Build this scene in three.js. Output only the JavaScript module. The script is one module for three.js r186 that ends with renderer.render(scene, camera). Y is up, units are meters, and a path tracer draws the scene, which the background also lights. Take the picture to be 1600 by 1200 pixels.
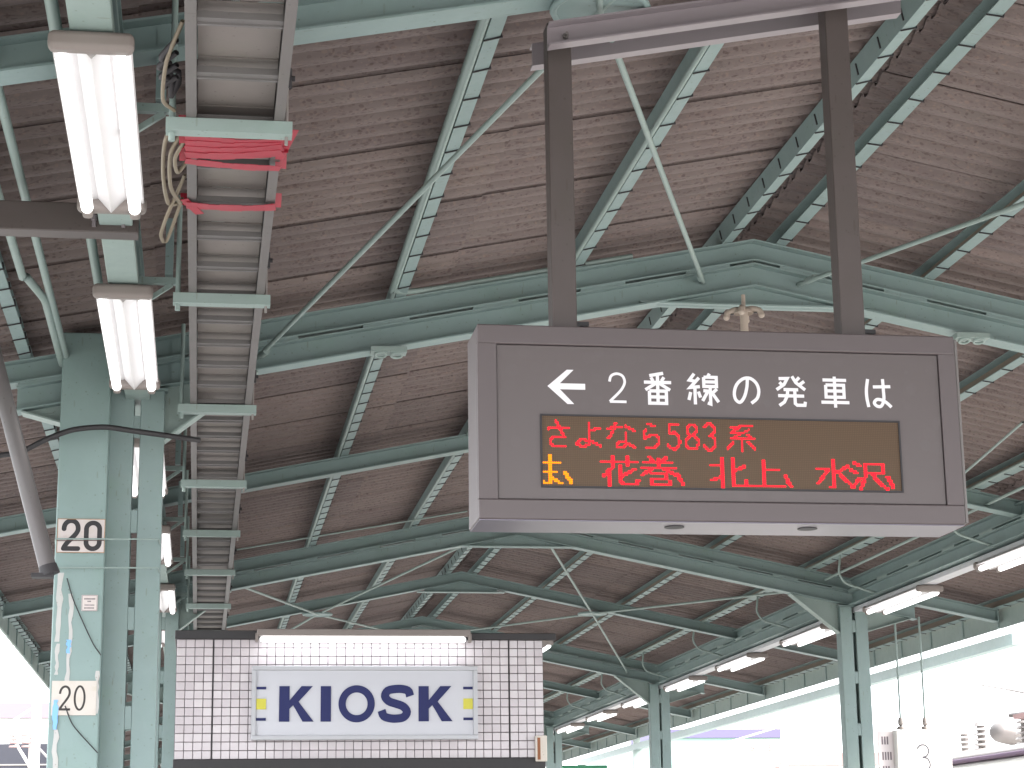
import * as THREE from 'three';
import { mergeGeometries } from 'three/addons/utils/BufferGeometryUtils.js';
import { RoundedBoxGeometry } from 'three/addons/geometries/RoundedBoxGeometry.js';
import { RectAreaLightUniformsLib } from 'three/addons/lights/RectAreaLightUniformsLib.js';

// ------------------------------------------------------------------ camera, sky, sun, exposure
RectAreaLightUniformsLib.init();
const scene = new THREE.Scene();
const camera = new THREE.PerspectiveCamera(21.54, 4 / 3, 0.1, 1500);
camera.position.set(0, 1.6, 0);
{
  const X = new THREE.Vector3(0.9886, -0.01333, 0.14997), Y = new THREE.Vector3(-0.02212, 0.9724, 0.23227), Z = new THREE.Vector3(-0.14893, -0.23294, 0.96102);
  camera.quaternion.setFromRotationMatrix(new THREE.Matrix4().makeBasis(X, Y, Z));
}
scene.add(camera);
const EXPOSURE = 6.2, SKY = 1.0, SUN = 1.5, TUBE = 1.4;
{
  const W = 256, H = 128, d = new Float32Array(W * H * 4);
  for (let y = 0; y < H; y++) for (let x = 0; x < W; x++) {
    const up = Math.sin(((y + 0.5) / H - 0.5) * Math.PI);          // row 0 is straight down
    const l = SKY * (up > 0 ? 0.95 + 0.25 * up : 0.9), i = (y * W + x) * 4;   // overcast: brighter towards the zenith
    d[i] = l * 0.95; d[i + 1] = l * 0.985; d[i + 2] = l * 1.03; d[i + 3] = 1;
  }
  const t = new THREE.DataTexture(d, W, H, THREE.RGBAFormat, THREE.FloatType);
  t.mapping = THREE.EquirectangularReflectionMapping; t.magFilter = THREE.LinearFilter; t.needsUpdate = true;
  scene.background = t; scene.environment = t;
}
const sun = new THREE.DirectionalLight(0xfff4e6, SUN);
sun.position.set(45, 42, 14); sun.target.position.set(0, 0, -20); sun.castShadow = true; sun.shadow.radius = 30;
sun.shadow.mapSize.set(2048, 2048);
Object.assign(sun.shadow.camera, { left: -60, right: 60, top: 60, bottom: -60, far: 200 });
scene.add(sun, sun.target);
const renderer = new THREE.WebGLRenderer({ antialias: true });
renderer.toneMapping = THREE.LinearToneMapping;
renderer.toneMappingExposure = EXPOSURE;
renderer.shadowMap.enabled = true;

// ------------------------------------------------------------------ helpers
let seed = 7;
const rnd = () => { seed = (seed + 0x6d2b79f5) | 0; let t = Math.imul(seed ^ (seed >>> 15), 1 | seed); t = (t + Math.imul(t ^ (t >>> 7), 61 | t)) ^ t; return ((t ^ (t >>> 14)) >>> 0) / 4294967296; };
const rr = (a, b) => a + (b - a) * rnd();
const V = (x, y, z) => new THREE.Vector3(x, y, z);
const counts = {};
function numbered(n) { const k = counts[n] = (counts[n] ?? -1) + 1; return k ? n + '_' + String(k).padStart(3, '0') : n; }
function metreUV(g) {                                                // uv in metres, by the way each face points
  if (g.index) g = g.toNonIndexed();
  const p = g.attributes.position, n = g.attributes.normal, uv = new Float32Array(p.count * 2);
  for (let i = 0; i < p.count; i++) {
    const ax = Math.abs(n.getX(i)), ay = Math.abs(n.getY(i)), az = Math.abs(n.getZ(i)), x = p.getX(i), y = p.getY(i), z = p.getZ(i);
    if (ax >= ay && ax >= az) { uv[2 * i] = z; uv[2 * i + 1] = y; } else if (ay >= az) { uv[2 * i] = z; uv[2 * i + 1] = x; } else { uv[2 * i] = x; uv[2 * i + 1] = y; }
  }
  g.setAttribute('uv', new THREE.BufferAttribute(uv, 2));
  for (const k of Object.keys(g.attributes)) if (!['position', 'normal', 'uv'].includes(k)) g.deleteAttribute(k);
  return g;
}
const join = (list, keepUV) => mergeGeometries(list.map((g) => (keepUV ? (g.index ? g.toNonIndexed() : g) : metreUV(g))));
function part(name, geos, mat, parent, keepUV) {
  const m = new THREE.Mesh(Array.isArray(geos) ? join(geos, keepUV) : geos, mat);
  m.name = numbered(name); m.castShadow = m.receiveShadow = true;
  (parent ?? scene).add(m);
  return m;
}
function thing(name, label, category, pos = [0, 0, 0], group) {
  const o = new THREE.Group(); o.name = numbered(name); o.position.set(...pos); scene.add(o);
  o.userData = { label, category }; if (group) o.userData.group = group;
  return o;
}
function tag(o, label, category, group) { Object.assign(o.userData, { label, category }); if (group) o.userData.group = group; return o; }
const struct = (name, geos, mat) => { const m = part(name, geos, mat); m.userData.kind = 'structure'; return m; };
const box = (x0, x1, y0, y1, z0, z1) => new THREE.BoxGeometry(Math.abs(x1 - x0), Math.abs(y1 - y0), Math.abs(z1 - z0)).translate((x0 + x1) / 2, (y0 + y1) / 2, (z0 + z1) / 2);
const rbox = (x0, x1, y0, y1, z0, z1, r = 0.006, s = 2) => new RoundedBoxGeometry(Math.abs(x1 - x0), Math.abs(y1 - y0), Math.abs(z1 - z0), s, r).translate((x0 + x1) / 2, (y0 + y1) / 2, (z0 + z1) / 2);
const tube = (pts, r, seg = 24, sides = 8) => new THREE.TubeGeometry(new THREE.CatmullRomCurve3(pts.map((p) => V(...p)), false, 'catmullrom', 0.4), seg, r, sides, false);
function rod(a, b, r, sides = 8) {
  const A = V(...a), B = V(...b), L = A.distanceTo(B), g = new THREE.CylinderGeometry(r, r, L, sides);
  g.applyQuaternion(new THREE.Quaternion().setFromUnitVectors(V(0, 1, 0), B.clone().sub(A).normalize()));
  return g.translate(...A.add(B).multiplyScalar(0.5).toArray());
}
function bar(a, b, w, h) {                                          // flat bar of width w (level) and height h from a to b
  const A = V(...a), B = V(...b), d = B.clone().sub(A), L = d.length(); d.normalize();
  const s = new THREE.Vector3().crossVectors(d, V(0, 1, 0)).normalize(), u = new THREE.Vector3().crossVectors(s, d);
  const g = new THREE.BoxGeometry(L, h, w); g.applyMatrix4(new THREE.Matrix4().makeBasis(d, u, s));
  return g.translate(...A.add(B).multiplyScalar(0.5).toArray());
}
function prism(pts, z0, z1) {                                       // outline in x, y pushed from z0 to z1
  const g = new THREE.ExtrudeGeometry(new THREE.Shape(pts.map(([x, y]) => new THREE.Vector2(x, y))), { depth: Math.abs(z1 - z0), bevelEnabled: false });
  return g.translate(0, 0, Math.min(z0, z1));
}
const chain = (xs, f, top, bot) => [...xs.map((x) => [x, f(x) + top]), ...xs.slice().reverse().map((x) => [x, f(x) + bot])];

// ------------------------------------------------------------------ textures and materials
function canvasTex(w, h, draw, rx = 1, ry = 1, colour = true) {
  const c = document.createElement('canvas'); c.width = w; c.height = h; draw(c.getContext('2d'), w, h);
  const t = new THREE.CanvasTexture(c); t.wrapS = t.wrapT = THREE.RepeatWrapping; t.repeat.set(rx, ry); if (colour) t.colorSpace = THREE.SRGBColorSpace; t.anisotropy = 8;
  return t;
}
function blotches(g, w, h, n, lo, hi, rx, ry, a, rgb) {
  for (let i = 0; i < n; i++) {
    const x = rnd() * w, y = rnd() * h, r = rr(lo, hi);
    g.fillStyle = `rgba(${rgb},${a * rr(0.4, 1)})`;
    for (const [ox, oy] of [[0, 0], [w, 0], [-w, 0], [0, h], [0, -h]]) { g.beginPath(); g.ellipse(x + ox, y + oy, r * rx, r * ry, 0, 0, 7); g.fill(); }
  }
}
const paintTex = canvasTex(512, 512, (g, w, h) => {
  g.fillStyle = '#f4f4f4'; g.fillRect(0, 0, w, h);
  blotches(g, w, h, 240, 10, 46, 1, 1, 0.05, '210,220,205'); blotches(g, w, h, 160, 6, 30, 1, 1, 0.05, '255,255,255');
  blotches(g, w, h, 260, 0.6, 2.0, 1, 1, 0.35, '120,110,95'); blotches(g, w, h, 30, 1, 4, 0.5, 3, 0.22, '130,95,70');
}, 0.9, 0.9);
const paintRough = canvasTex(256, 256, (g, w, h) => { g.fillStyle = '#b4b4b4'; g.fillRect(0, 0, w, h); blotches(g, w, h, 300, 3, 18, 1, 1, 0.14, '235,235,235'); blotches(g, w, h, 200, 2, 12, 1, 1, 0.14, '110,110,110'); }, 1.3, 1.3, false);
const slateTex = (k) => canvasTex(1024, 1024, (g, w, h) => {        // u along the platform (1 m), v down the slope (2 m)
  g.fillStyle = '#d8d2d0'; g.fillRect(0, 0, w, h);
  blotches(g, w, h, 90, 20, 90, 0.8, 1.3, 0.06, '150,135,130'); blotches(g, w, h, 60, 15, 70, 0.7, 1.4, 0.06, '255,244,238');
  const fleck = (n, u0, u1, v0, v1, rgb, a0, a1) => { for (let i = 0; i < n; i++) { g.fillStyle = `rgba(${rgb},${rr(a0, a1)})`; g.beginPath(); g.ellipse(rnd() * w, rnd() * h, rr(u0, u1), rr(v0, v1), rr(-0.5, 0.5), 0, 7); g.fill(); } };
  fleck(5000, 1, 5, 1.5, 7, '105,84,80', 0.06, 0.3); fleck(4200, 1, 5, 1.5, 6, '255,238,226', 0.06, 0.32); fleck(900, 2, 7, 2, 7, '255,232,214', 0.1, 0.32); fleck(500, 1, 2.5, 8, 30, '112,92,88', 0.06, 0.22); fleck(300, 1, 2, 8, 30, '250,232,222', 0.06, 0.2);
  blotches(g, w, h, 26 + k * 8, 5, 26, 0.6, 2.2, 0.12, '95,72,66'); blotches(g, w, h, 40, 1, 3, 1, 1, 0.5, '70,50,44');
}, 1, 0.5);
const std = (o) => new THREE.MeshStandardMaterial(o);
const C = (r, g, b) => new THREE.Color().setRGB(r, g, b);
const M = {
  teal: std({ color: C(0.213, 0.285, 0.28), map: paintTex, roughnessMap: paintRough, roughness: 0.75 }),
  tealLight: std({ color: C(0.25, 0.315, 0.298), map: paintTex, roughnessMap: paintRough, roughness: 0.75 }),
  tealPost: std({ color: C(0.205, 0.285, 0.275), map: paintTex, roughness: 0.5 }),
  slate: [0, 1, 2].map((k) => slateTex(k)).flatMap((t, k) => [std({ color: C(0.215, 0.182, 0.177), map: t, roughness: 0.95 }), std({ color: k % 2 ? C(0.2, 0.17, 0.167) : C(0.231, 0.195, 0.187), map: t, roughness: 0.95 })]),
  web: std({ color: C(0.23, 0.185, 0.15), map: paintTex, roughness: 0.85 }),
  rung: std({ color: C(0.13, 0.12, 0.12), map: paintTex, roughness: 0.6 }),
  pipeGrey: std({ color: C(0.13, 0.118, 0.12), map: paintTex, roughness: 0.5, metalness: 0.3 }),
  brown: std({ color: C(0.075, 0.058, 0.055), map: paintTex, roughness: 0.5 }),
  grey: std({ color: C(0.23, 0.2, 0.215), roughness: 0.38, metalness: 0.25 }),
  boardFrame: std({ color: C(0.088, 0.07, 0.072), roughness: 0.5, metalness: 0.05 }),
  steel: std({ color: C(0.3, 0.27, 0.26), map: paintTex, roughness: 0.55, metalness: 0.35 }),
  cover: std({ color: C(0.2, 0.174, 0.163), map: paintTex, roughness: 0.7 }),
  galv: std({ color: C(0.15, 0.135, 0.132), map: paintTex, roughness: 0.5, metalness: 0.2 }),
  white: std({ color: C(0.78, 0.76, 0.73), roughness: 0.45 }),
  reflector: std({ color: C(0.42, 0.4, 0.4), roughness: 0.6 }),
  scrap: std({ color: C(0.46, 0.45, 0.44), map: paintTex, roughness: 0.7 }),
  offwhite: std({ color: C(0.62, 0.56, 0.5), map: paintTex, roughness: 0.6 }),
  cap: std({ color: C(0.19, 0.162, 0.15), roughness: 0.6 }),
  lilac: std({ color: C(0.55, 0.55, 0.58), map: paintTex, roughness: 0.55 }),
  black: std({ color: C(0.018, 0.016, 0.018), roughness: 0.55 }),
  dark: std({ color: C(0.026, 0.023, 0.026), roughness: 0.7 }),
  red: std({ color: C(0.29, 0.014, 0.03), roughness: 0.4 }),
  cream: std({ color: C(0.38, 0.315, 0.265), roughness: 0.55 }),
  cable: std({ color: C(0.16, 0.13, 0.09), roughness: 0.6 }),
  yellow: std({ color: C(0.5, 0.46, 0.045), roughness: 0.4 }),
  navy: std({ color: C(0.012, 0.016, 0.085), roughness: 0.8 }),
  tube: new THREE.MeshStandardMaterial({ color: 0xffffff, emissive: C(0.97, 0.99, 1), emissiveIntensity: 0.55, roughness: 0.4 }),
  concrete: std({ color: C(0.54, 0.52, 0.5), map: paintTex, roughness: 0.9 }),
  ballast: std({ color: C(0.36, 0.335, 0.31), map: paintTex, roughness: 1 }),
  asphalt: std({ color: C(0.25, 0.245, 0.235), map: paintTex, roughness: 1 }),
  pink: std({ color: C(0.3, 0.19, 0.185), map: paintTex, roughness: 0.8 }),
};

// ------------------------------------------------------------------ ground
struct('ground', box(-700, 700, -1.5, -1.1, -900, 500), M.asphalt);
struct('track_bed', box(-6.2, -2.35, -1.1, -0.95, -250, 60), M.ballast);
struct('track_bed', box(8.9, 12.3, -1.1, -0.95, -250, 60), M.ballast);
struct('platform', [box(-2.2, 8.9, -1.1, 0, -220, 50)], M.concrete);
struct('platform', [box(12.3, 18.5, -1.1, 0, -220, 50)], M.concrete);
for (const [x, s] of [[-3.6, 0], [-5.0, 0], [10.07, 0], [11.13, 0]]) { const r = struct('rail', box(x - 0.035, x + 0.035, -0.95, -0.8, -250, 60), M.steel); r.userData.kind = 'structure'; }

// ------------------------------------------------------------------ the canopy over the platform
const XR = 3.12, YR = 5.136, SL = 0.2, D1 = 10.938, BAY = 4.5;
const roofY = (x) => YR - SL * Math.abs(x - XR);                    // top of the rafters
const zF = (k) => (k === 0 ? -6.64 : -(D1 + BAY * (k - 1)));
const CL = -0.375, CR = 6.58, EL = -1.92, ER = 8.16, KMAX = 13, ZEND = zF(KMAX) - 1.2, ZNEAR = 3;
const canopy = thing('station_canopy', 'long gabled platform canopy of pale green steel with brown corrugated slate roof', 'canopy');
const slope = Math.atan(SL);

// roof sheets: corrugated slates, each lapping its neighbours
function sheetGeometry(w, l, amp, pitch) {                          // x along the platform, z down the slope, y out of the roof
  const n = Math.round(w / pitch * 12), pos = [], uv = [], idx = [];
  for (const top of [0, 1]) for (let i = 0; i <= n; i++) for (const e of [0, 1]) {
    const x = (i / n) * w; pos.push(x, amp * Math.tanh(2.2 * Math.cos((x / pitch) * Math.PI * 2)) / 0.976 + top * 0.007, e * l); uv.push(x, e * l);
  }
  const at = (t, i, e) => t * (n + 1) * 2 + i * 2 + e;
  for (let i = 0; i < n; i++) {
    idx.push(at(0, i, 0), at(0, i + 1, 0), at(0, i, 1), at(0, i + 1, 0), at(0, i + 1, 1), at(0, i, 1));
    idx.push(at(1, i, 0), at(1, i, 1), at(1, i + 1, 0), at(1, i + 1, 0), at(1, i, 1), at(1, i + 1, 1));
    for (const e of [0, 1]) idx.push(at(0, i, e), at(1, i, e), at(0, i + 1, e), at(1, i, e), at(1, i + 1, e), at(0, i + 1, e));
  }
  for (const i of [0, n]) idx.push(at(0, i, 0), at(0, i, 1), at(1, i, 0), at(1, i, 0), at(0, i, 1), at(1, i, 1));
  const g = new THREE.BufferGeometry(); g.setAttribute('position', new THREE.Float32BufferAttribute(pos, 3)); g.setAttribute('uv', new THREE.Float32BufferAttribute(uv, 2)); g.setIndex(idx); g.computeVertexNormals();
  return g;
}
{
  const PITCH = 0.945, W = 1.07, rows = [[0.05, 1.88], [1.8, 3.56], [3.46, 5.22]], Z0 = -7.76 + 0.945 * 4;
  const shapes = [0, 1, 2].map((k) => { const g = sheetGeometry(W, 1.8, 0.0185, 0.1575); const uv = g.attributes.uv; for (let i = 0; i < uv.count; i++) uv.setXY(i, uv.getX(i) + k * 0.37, uv.getY(i) + k * 0.61); return g; });
  const far = [];
  for (const side of [-1, 1]) for (let i = -7; i < 63; i++) for (let r = 0; r < 3; r++) {
    const z = Z0 - PITCH * i; if (z < ZEND - 1) continue;
    const [a, b] = rows[r], g = shapes[Math.floor(rnd() * 3)], mat = M.slate[Math.floor(rnd() * 6)];
    const m = new THREE.Mesh(g, mat), x = XR + side * a * Math.cos(slope);
    const lift = 0.13 + (2 - r) * 0.009 + rr(-0.002, 0.002);
    // local x -> along -z or +z, local z -> down the slope, local y -> out of the roof; turned a little so that one edge laps under the next
    const ex = V(0, side * 0.017, -side).normalize(), ez = V(side * Math.cos(slope), -Math.sin(slope), 0), ey = new THREE.Vector3().crossVectors(ez, ex).normalize(), e3 = new THREE.Vector3().crossVectors(ex, ey);
    const near = side < 0 ? z - W : z;
    m.matrixAutoUpdate = true;
    const mt = new THREE.Matrix4().makeBasis(ex, ey, e3).setPosition(x, YR - SL * a * Math.cos(slope) + lift, near);
    const q = new THREE.Matrix4().makeScale(1, 1, (b - a) / 1.8); mt.multiply(q);
    if (i >= 0 && i < 45) { m.applyMatrix4(mt); m.name = numbered('roof_sheet'); m.castShadow = m.receiveShadow = true; canopy.add(m); }
    else { const c = g.clone().applyMatrix4(mt); far.push(c); }
  }
  const f = part('roof_sheets', far, M.slate[0], canopy, true); f.userData.kind = 'stuff';
  // ridge: bent cap sheets over the gap between the two slopes
  const capShape = [];
  const capSheet = sheetGeometry(0.99, 0.62, 0.0185, 0.1575), p = capSheet.attributes.position;
  for (let i = 0; i < p.count; i++) p.setZ(i, p.getZ(i) - 0.31);
  for (let seg = 0; seg < 2; seg++) {
    const g = sheetGeometry(0.99, 0.3, 0.0185, 0.1575); capShape.push(g);
  }
  for (let i = 0; i < 45; i++) {
    const z = Z0 - PITCH * i + 0.3, cap = [];
    for (const side of [-1, 1]) {
      const g = sheetGeometry(0.985, 0.34, 0.0185, 0.1575), ex = V(0, 0, -side), ez = V(side * Math.cos(slope), -Math.sin(slope), 0), ey = new THREE.Vector3().crossVectors(ez, ex);
      cap.push(g.applyMatrix4(new THREE.Matrix4().makeBasis(ex, ey, ez).setPosition(XR, YR + 0.175 + rr(0, 0.006), side < 0 ? z - 0.985 : z)));
    }
    part('ridge_cap', cap, M.slate[Math.floor(rnd() * 6)], canopy, true);
  }
}

// purlins with the hook bolts that hold the sheets
const PURLINS = [-5.04, -4.1, -3.07, -2.06, -1.05, -0.16, 0.16, 1.05, 2.05, 3.06, 4.08, 5.0];
for (const dx of PURLINS) {
  const x = XR + dx, s = Math.sign(dx), c = Math.cos(slope), y = roofY(x) + 0.003;
  const frame = (gs) => { const m = new THREE.Matrix4().makeRotationZ(-s * slope).setPosition(x, y, 0); return gs.map((g) => g.applyMatrix4(m)); };
  const h = 0.102, w = 0.062, t = 0.006, L0 = ZNEAR, L1 = ZEND - 0.6;
  const gs = [box(-w / 2, w / 2, 0, t, L1, L0), box(-w / 2, w / 2, h - t, h, L1, L0)];
  const web = s < 0 ? [box(-w / 2, -w / 2 + t, t, h - t, L1, L0), box(w / 2 - t, w / 2, t, 0.018, L1, L0)] : [box(w / 2 - t, w / 2, t, h - t, L1, L0)];
  if (s < 0) gs.push(...web.splice(0));
  const pipes = [];
  if ((dx < -1 && dx > -3) || (dx > 2.9 && dx < 3.2)) pipes.push(rod([-w / 2 - 0.021, 0.002, L1], [-w / 2 - 0.021, 0.002, L0], 0.0135, 10));   // a pipe runs beside some purlins
  const p = part('purlin', frame(gs), M.teal, canopy);
  if (pipes.length) part('pipe', frame(pipes), M.tealLight, p);
  if (web.length) part('web', frame(web), M.web, p);
  const hooks = [];
  for (let z = -4.5 + rr(0, 0.2); z > -40; z -= 0.3155 + rr(-0.02, 0.02)) {
    const k = rr(-0.006, 0.006);
    hooks.push(bar([-w / 2 - 0.004, -0.0045, z], [w / 2 + 0.004, -0.0045, z + 0.012 + k], 0.0055, 0.006));
    hooks.push(box(w / 2 + 0.001, w / 2 + 0.008, -0.008, 0.028, z + 0.008 + k, z + 0.016 + k));
    if (dx === -0.16) hooks.push(box(-w / 2 - 0.006, -w / 2 - 0.0005, 0.02, 0.075, z + 0.05, z + 0.058));
  }
  const hk = part('hook_bolts', frame(hooks), M.dark, p); hk.userData.kind = 'stuff';
}

// frames: a single rafter at every bay, a second beam under it and two columns at every other one
function rafterGeo(z, x0, x1, top, h, w) {
  const xs = [x0, XR, x1], tf = 0.009;
  return [prism(chain(xs, roofY, top, top - tf), z - w / 2, z + w / 2), prism(chain(xs, roofY, top - h + tf, top - h), z - w / 2, z + w / 2), prism(chain(xs, roofY, top - tf, top - h + tf), z - 0.005, z + 0.005)];
}
function column(xc, z) {
  const gs = [], half = 0.145, slot = 0.017, d = 0.075;
  for (const s of [-1, 1]) {
    const a = xc + s * slot, b = xc + s * half;
    gs.push(rbox(a, b, 0, 4.15, z + d - 0.012, z + d, 0.005, 1), box(a, b, 0, 4.15, z - d, z - d + 0.012), box(b - s * 0.012, b, 0, 4.15, z - d + 0.012, z + d - 0.012));
    gs.push(box(a, a + s * 0.01, 0, 4.15, z + d - 0.04, z + d - 0.012));
  }
  const col = part('column', gs, M.teal, canopy);
  for (let y = 0.25; y < 4.1; y += 0.52) part('batten_plate', [box(xc - 0.016, xc + 0.016, y, y + 0.12, z + d - 0.03, z + d - 0.004)], M.teal, col);
  return col;
}
for (let k = -1; k <= KMAX; k++) {
  const z = zF(k), double = k % 2 !== 0, w = 0.13;
  const raf = part('rafter', rafterGeo(z, EL + 0.03, ER - 0.03, 0, 0.127, w), M.teal, canopy);
  if (k >= 0) for (const x of [EL + 0.02, ER - 0.03]) part('end_plate', [box(x, x + 0.01, roofY(x) - 0.135, roofY(x) - 0.004, z - w / 2 - 0.004, z + w / 2 + 0.004)], M.teal, raf);
  const gb = double ? 0.387 : 0.245, half = double ? 0.58 : 0.44, low = double ? 0.282 : 0.127;
  const apex = [[XR - half, roofY(XR - half) - low], [XR, YR - low], [XR + half, roofY(XR + half) - low], [XR + half + 0.02, YR - gb], [XR - half - 0.02, YR - gb]];
  part('ridge_gusset', [prism(apex, z - 0.006, z + 0.006), box(XR - half - 0.1, XR + half + 0.1, YR - gb - 0.01, YR - gb, z - 0.05, z + 0.05)], M.teal, canopy);
  if (!double) continue;
  const x0 = -1.02, x1 = 7.26;
  const low2 = part('lower_beam', rafterGeo(z, x0, x1, -0.143, 0.139, w), M.teal, canopy);
  for (const side of [-1, 1]) for (let u = 0.15; u < 3.9; u += 0.62) {
    const a = XR + side * u, b = XR + side * (u + 0.26), f = roofY;
    part('packing_plate', [prism(side < 0 ? [[b, f(b) - 0.1275], [a, f(a) - 0.1275], [a, f(a) - 0.1425], [b, f(b) - 0.1425]] : [[a, f(a) - 0.1275], [b, f(b) - 0.1275], [b, f(b) - 0.1425], [a, f(a) - 0.1425]], z - 0.06, z + 0.061)], M.teal, low2);
  }
  for (const side of [-1, 1]) {
    const xc = side < 0 ? CL : CR, inn = xc - side * 0.145, out = xc + side * 0.145, B = (x) => roofY(x) - 0.282;
    column(xc, z);
    // knee brackets: a big one towards the middle, a small one under the overhang
    const ia = inn - side * 0.5, oa = out + side * 0.47;
    const tri = (p) => (side < 0 ? p : p.slice().reverse());
    part('knee_bracket', [prism(tri([[inn, B(inn)], [inn, 3.885], [ia, B(ia)]]), z - 0.006, z + 0.006), bar([inn, 3.885, z], [ia, B(ia) - 0.006, z], 0.12, 0.01)], M.tealLight, canopy);
    part('knee_bracket', [prism(tri([[out, 3.9], [out, B(out)], [oa, B(oa)]]), z - 0.006, z + 0.006), bar([out, 3.9, z], [oa, B(oa) - 0.006, z], 0.12, 0.01)], M.tealLight, canopy);
    part('cap_plate', [box(xc - 0.16, xc + 0.16, 4.151, 4.163, z - 0.09, z + 0.09)], M.teal, canopy);
  }
}
// girders along the column lines, with the raceway that carries the lamps
for (const xc of [CL, CR]) for (let k = -1; k < KMAX; k += 2) {
  const a = zF(k) - 0.078, b = zF(k + 2) + 0.078, h = (y1, y0, w) => [box(xc - w / 2, xc + w / 2, y1 - 0.009, y1, b, a), box(xc - w / 2, xc + w / 2, y0, y0 + 0.009, b, a), box(xc - 0.005, xc + 0.005, y0 + 0.009, y1 - 0.009, b, a)];
  const g = part('girder', [...h(4.425, 4.31, 0.12), ...h(4.292, 4.165, 0.12)], M.teal, canopy);
  for (let z = a - 0.4; z > b + 0.3; z -= 0.9) part('packing_plate', [box(xc - 0.061, xc + 0.061, 4.2925, 4.3095, z - 0.3, z)], M.tealLight, g);
}
for (const [xc, s] of [[CL, -1], [CR + 0.075, 1]]) part('lamp_raceway', [rbox(xc - 0.066, xc + 0.066, 4.1, 4.148, ZEND, ZNEAR, 0.006, 1)], s < 0 ? M.tealLight : M.lilac, canopy);
// the eaves: fascia boards with joints and the light lip under them
for (const [x, s] of [[8.19, 1], [-1.95, -1]]) {
  for (let i = 0; i < 62; i++) {
    const z = -3.12 - 0.995 * i; if (z < ZEND) break;
    part('fascia_board', [box(x, x + s * 0.012, 3.957, 4.168, z - 0.955, z), box(x - s * 0.004, x + s * 0.02, 3.945, 3.957, z - 0.955, z)], M.tealLight, canopy);
    part('joint_strip', [box(x - s * 0.012, x + s * 0.012, 3.957, 4.168, z, z + 0.04)], M.teal, canopy);
  }
}
// wind bracing rods, meeting on round plates
{
  const rodsAt = (zA, zC, zB, xa, xb, xc) => {
    const yl = (x) => roofY(x) - 0.2;
    const c = [xc, yl(xc) + 0.02, zC];
    for (const [x, z] of [[xa, zA], [xb, zA], [xa, zB], [xb, zB]]) part('brace_rod', [rod([x, yl(x), z + (z > zC ? -0.02 : 0.02)], c, 0.0135, 8), rod([x + (c[0] - x) * 0.02, yl(x), z + (c[2] - z) * 0.02], [x + (c[0] - x) * 0.04, yl(x), z + (c[2] - z) * 0.04], 0.02, 8)], M.tealLight, canopy);
    part('brace_plate', [new THREE.CylinderGeometry(0.17, 0.17, 0.012, 24).translate(...c), new THREE.TorusGeometry(0.17, 0.014, 8, 24).rotateX(Math.PI / 2).translate(...c)], M.teal, canopy);
  };
  for (const k of [-1, 3, 7]) { rodsAt(zF(k), zF(k + 1), zF(k + 2), 0.27, 2.82, 1.37); rodsAt(zF(k), zF(k + 1), zF(k + 2), 3.39, 6.12, 4.75); }
}
// conduits under the roof
{
  const c = (pts, r, n = 40) => part('conduit', [tube(pts, r, n, 8)], M.tealLight, canopy);
  const P1 = XR - 2.06;
  c([ [P1 - 0.06, roofY(P1) + 0.0, -6], [P1 - 0.06, roofY(P1), -10.4], [P1 - 0.05, roofY(P1) - 0.002, -10.72], [P1 + 0.05, roofY(P1 + 0.05) + 0.02, -10.86], [P1 + 0.3, roofY(P1 + 0.3) + 0.022, -10.9], [2.4, roofY(2.4) + 0.022, -10.9]], 0.017, 80);
  c([[-0.86, 4.29, -4], [-0.86, 4.29, -8.9], [-0.85, 4.29, -9.15], [-0.79, 4.29, -9.55], [-0.785, 4.29, -9.75], [-0.785, 4.29, -10.86]], 0.02, 60);
  c([[-0.76, 4.3, -4], [-0.757, 4.3, -7], [-0.757, 4.3, -10.86]], 0.019);
  c([[-0.52, 4.3, -5], [-0.52, 4.3, -10.9]], 0.022);
  c([[6.28, 4.42, -8], [6.28, 4.42, -19.8]], 0.014);
  c([[0.2, 4.57, -19.3], [2.53, 4.99, -19.3]], 0.008, 4);
  c([[5.93, 4.56, -15.2], [5.6, 4.56, -13.0]], 0.01, 4);
  for (let i = 0; i < 7; i++) { const z = -15.9 - i * 3.02; c([[6.16, 4.53, z], [6.15, 4.44, z], [6.15, 4.36, z - 0.02], [6.22, 4.27, z - 0.05], [6.4, 4.22, z - 0.1], [6.66, 4.155, z - 0.15]], 0.012, 24); }
}

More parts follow.
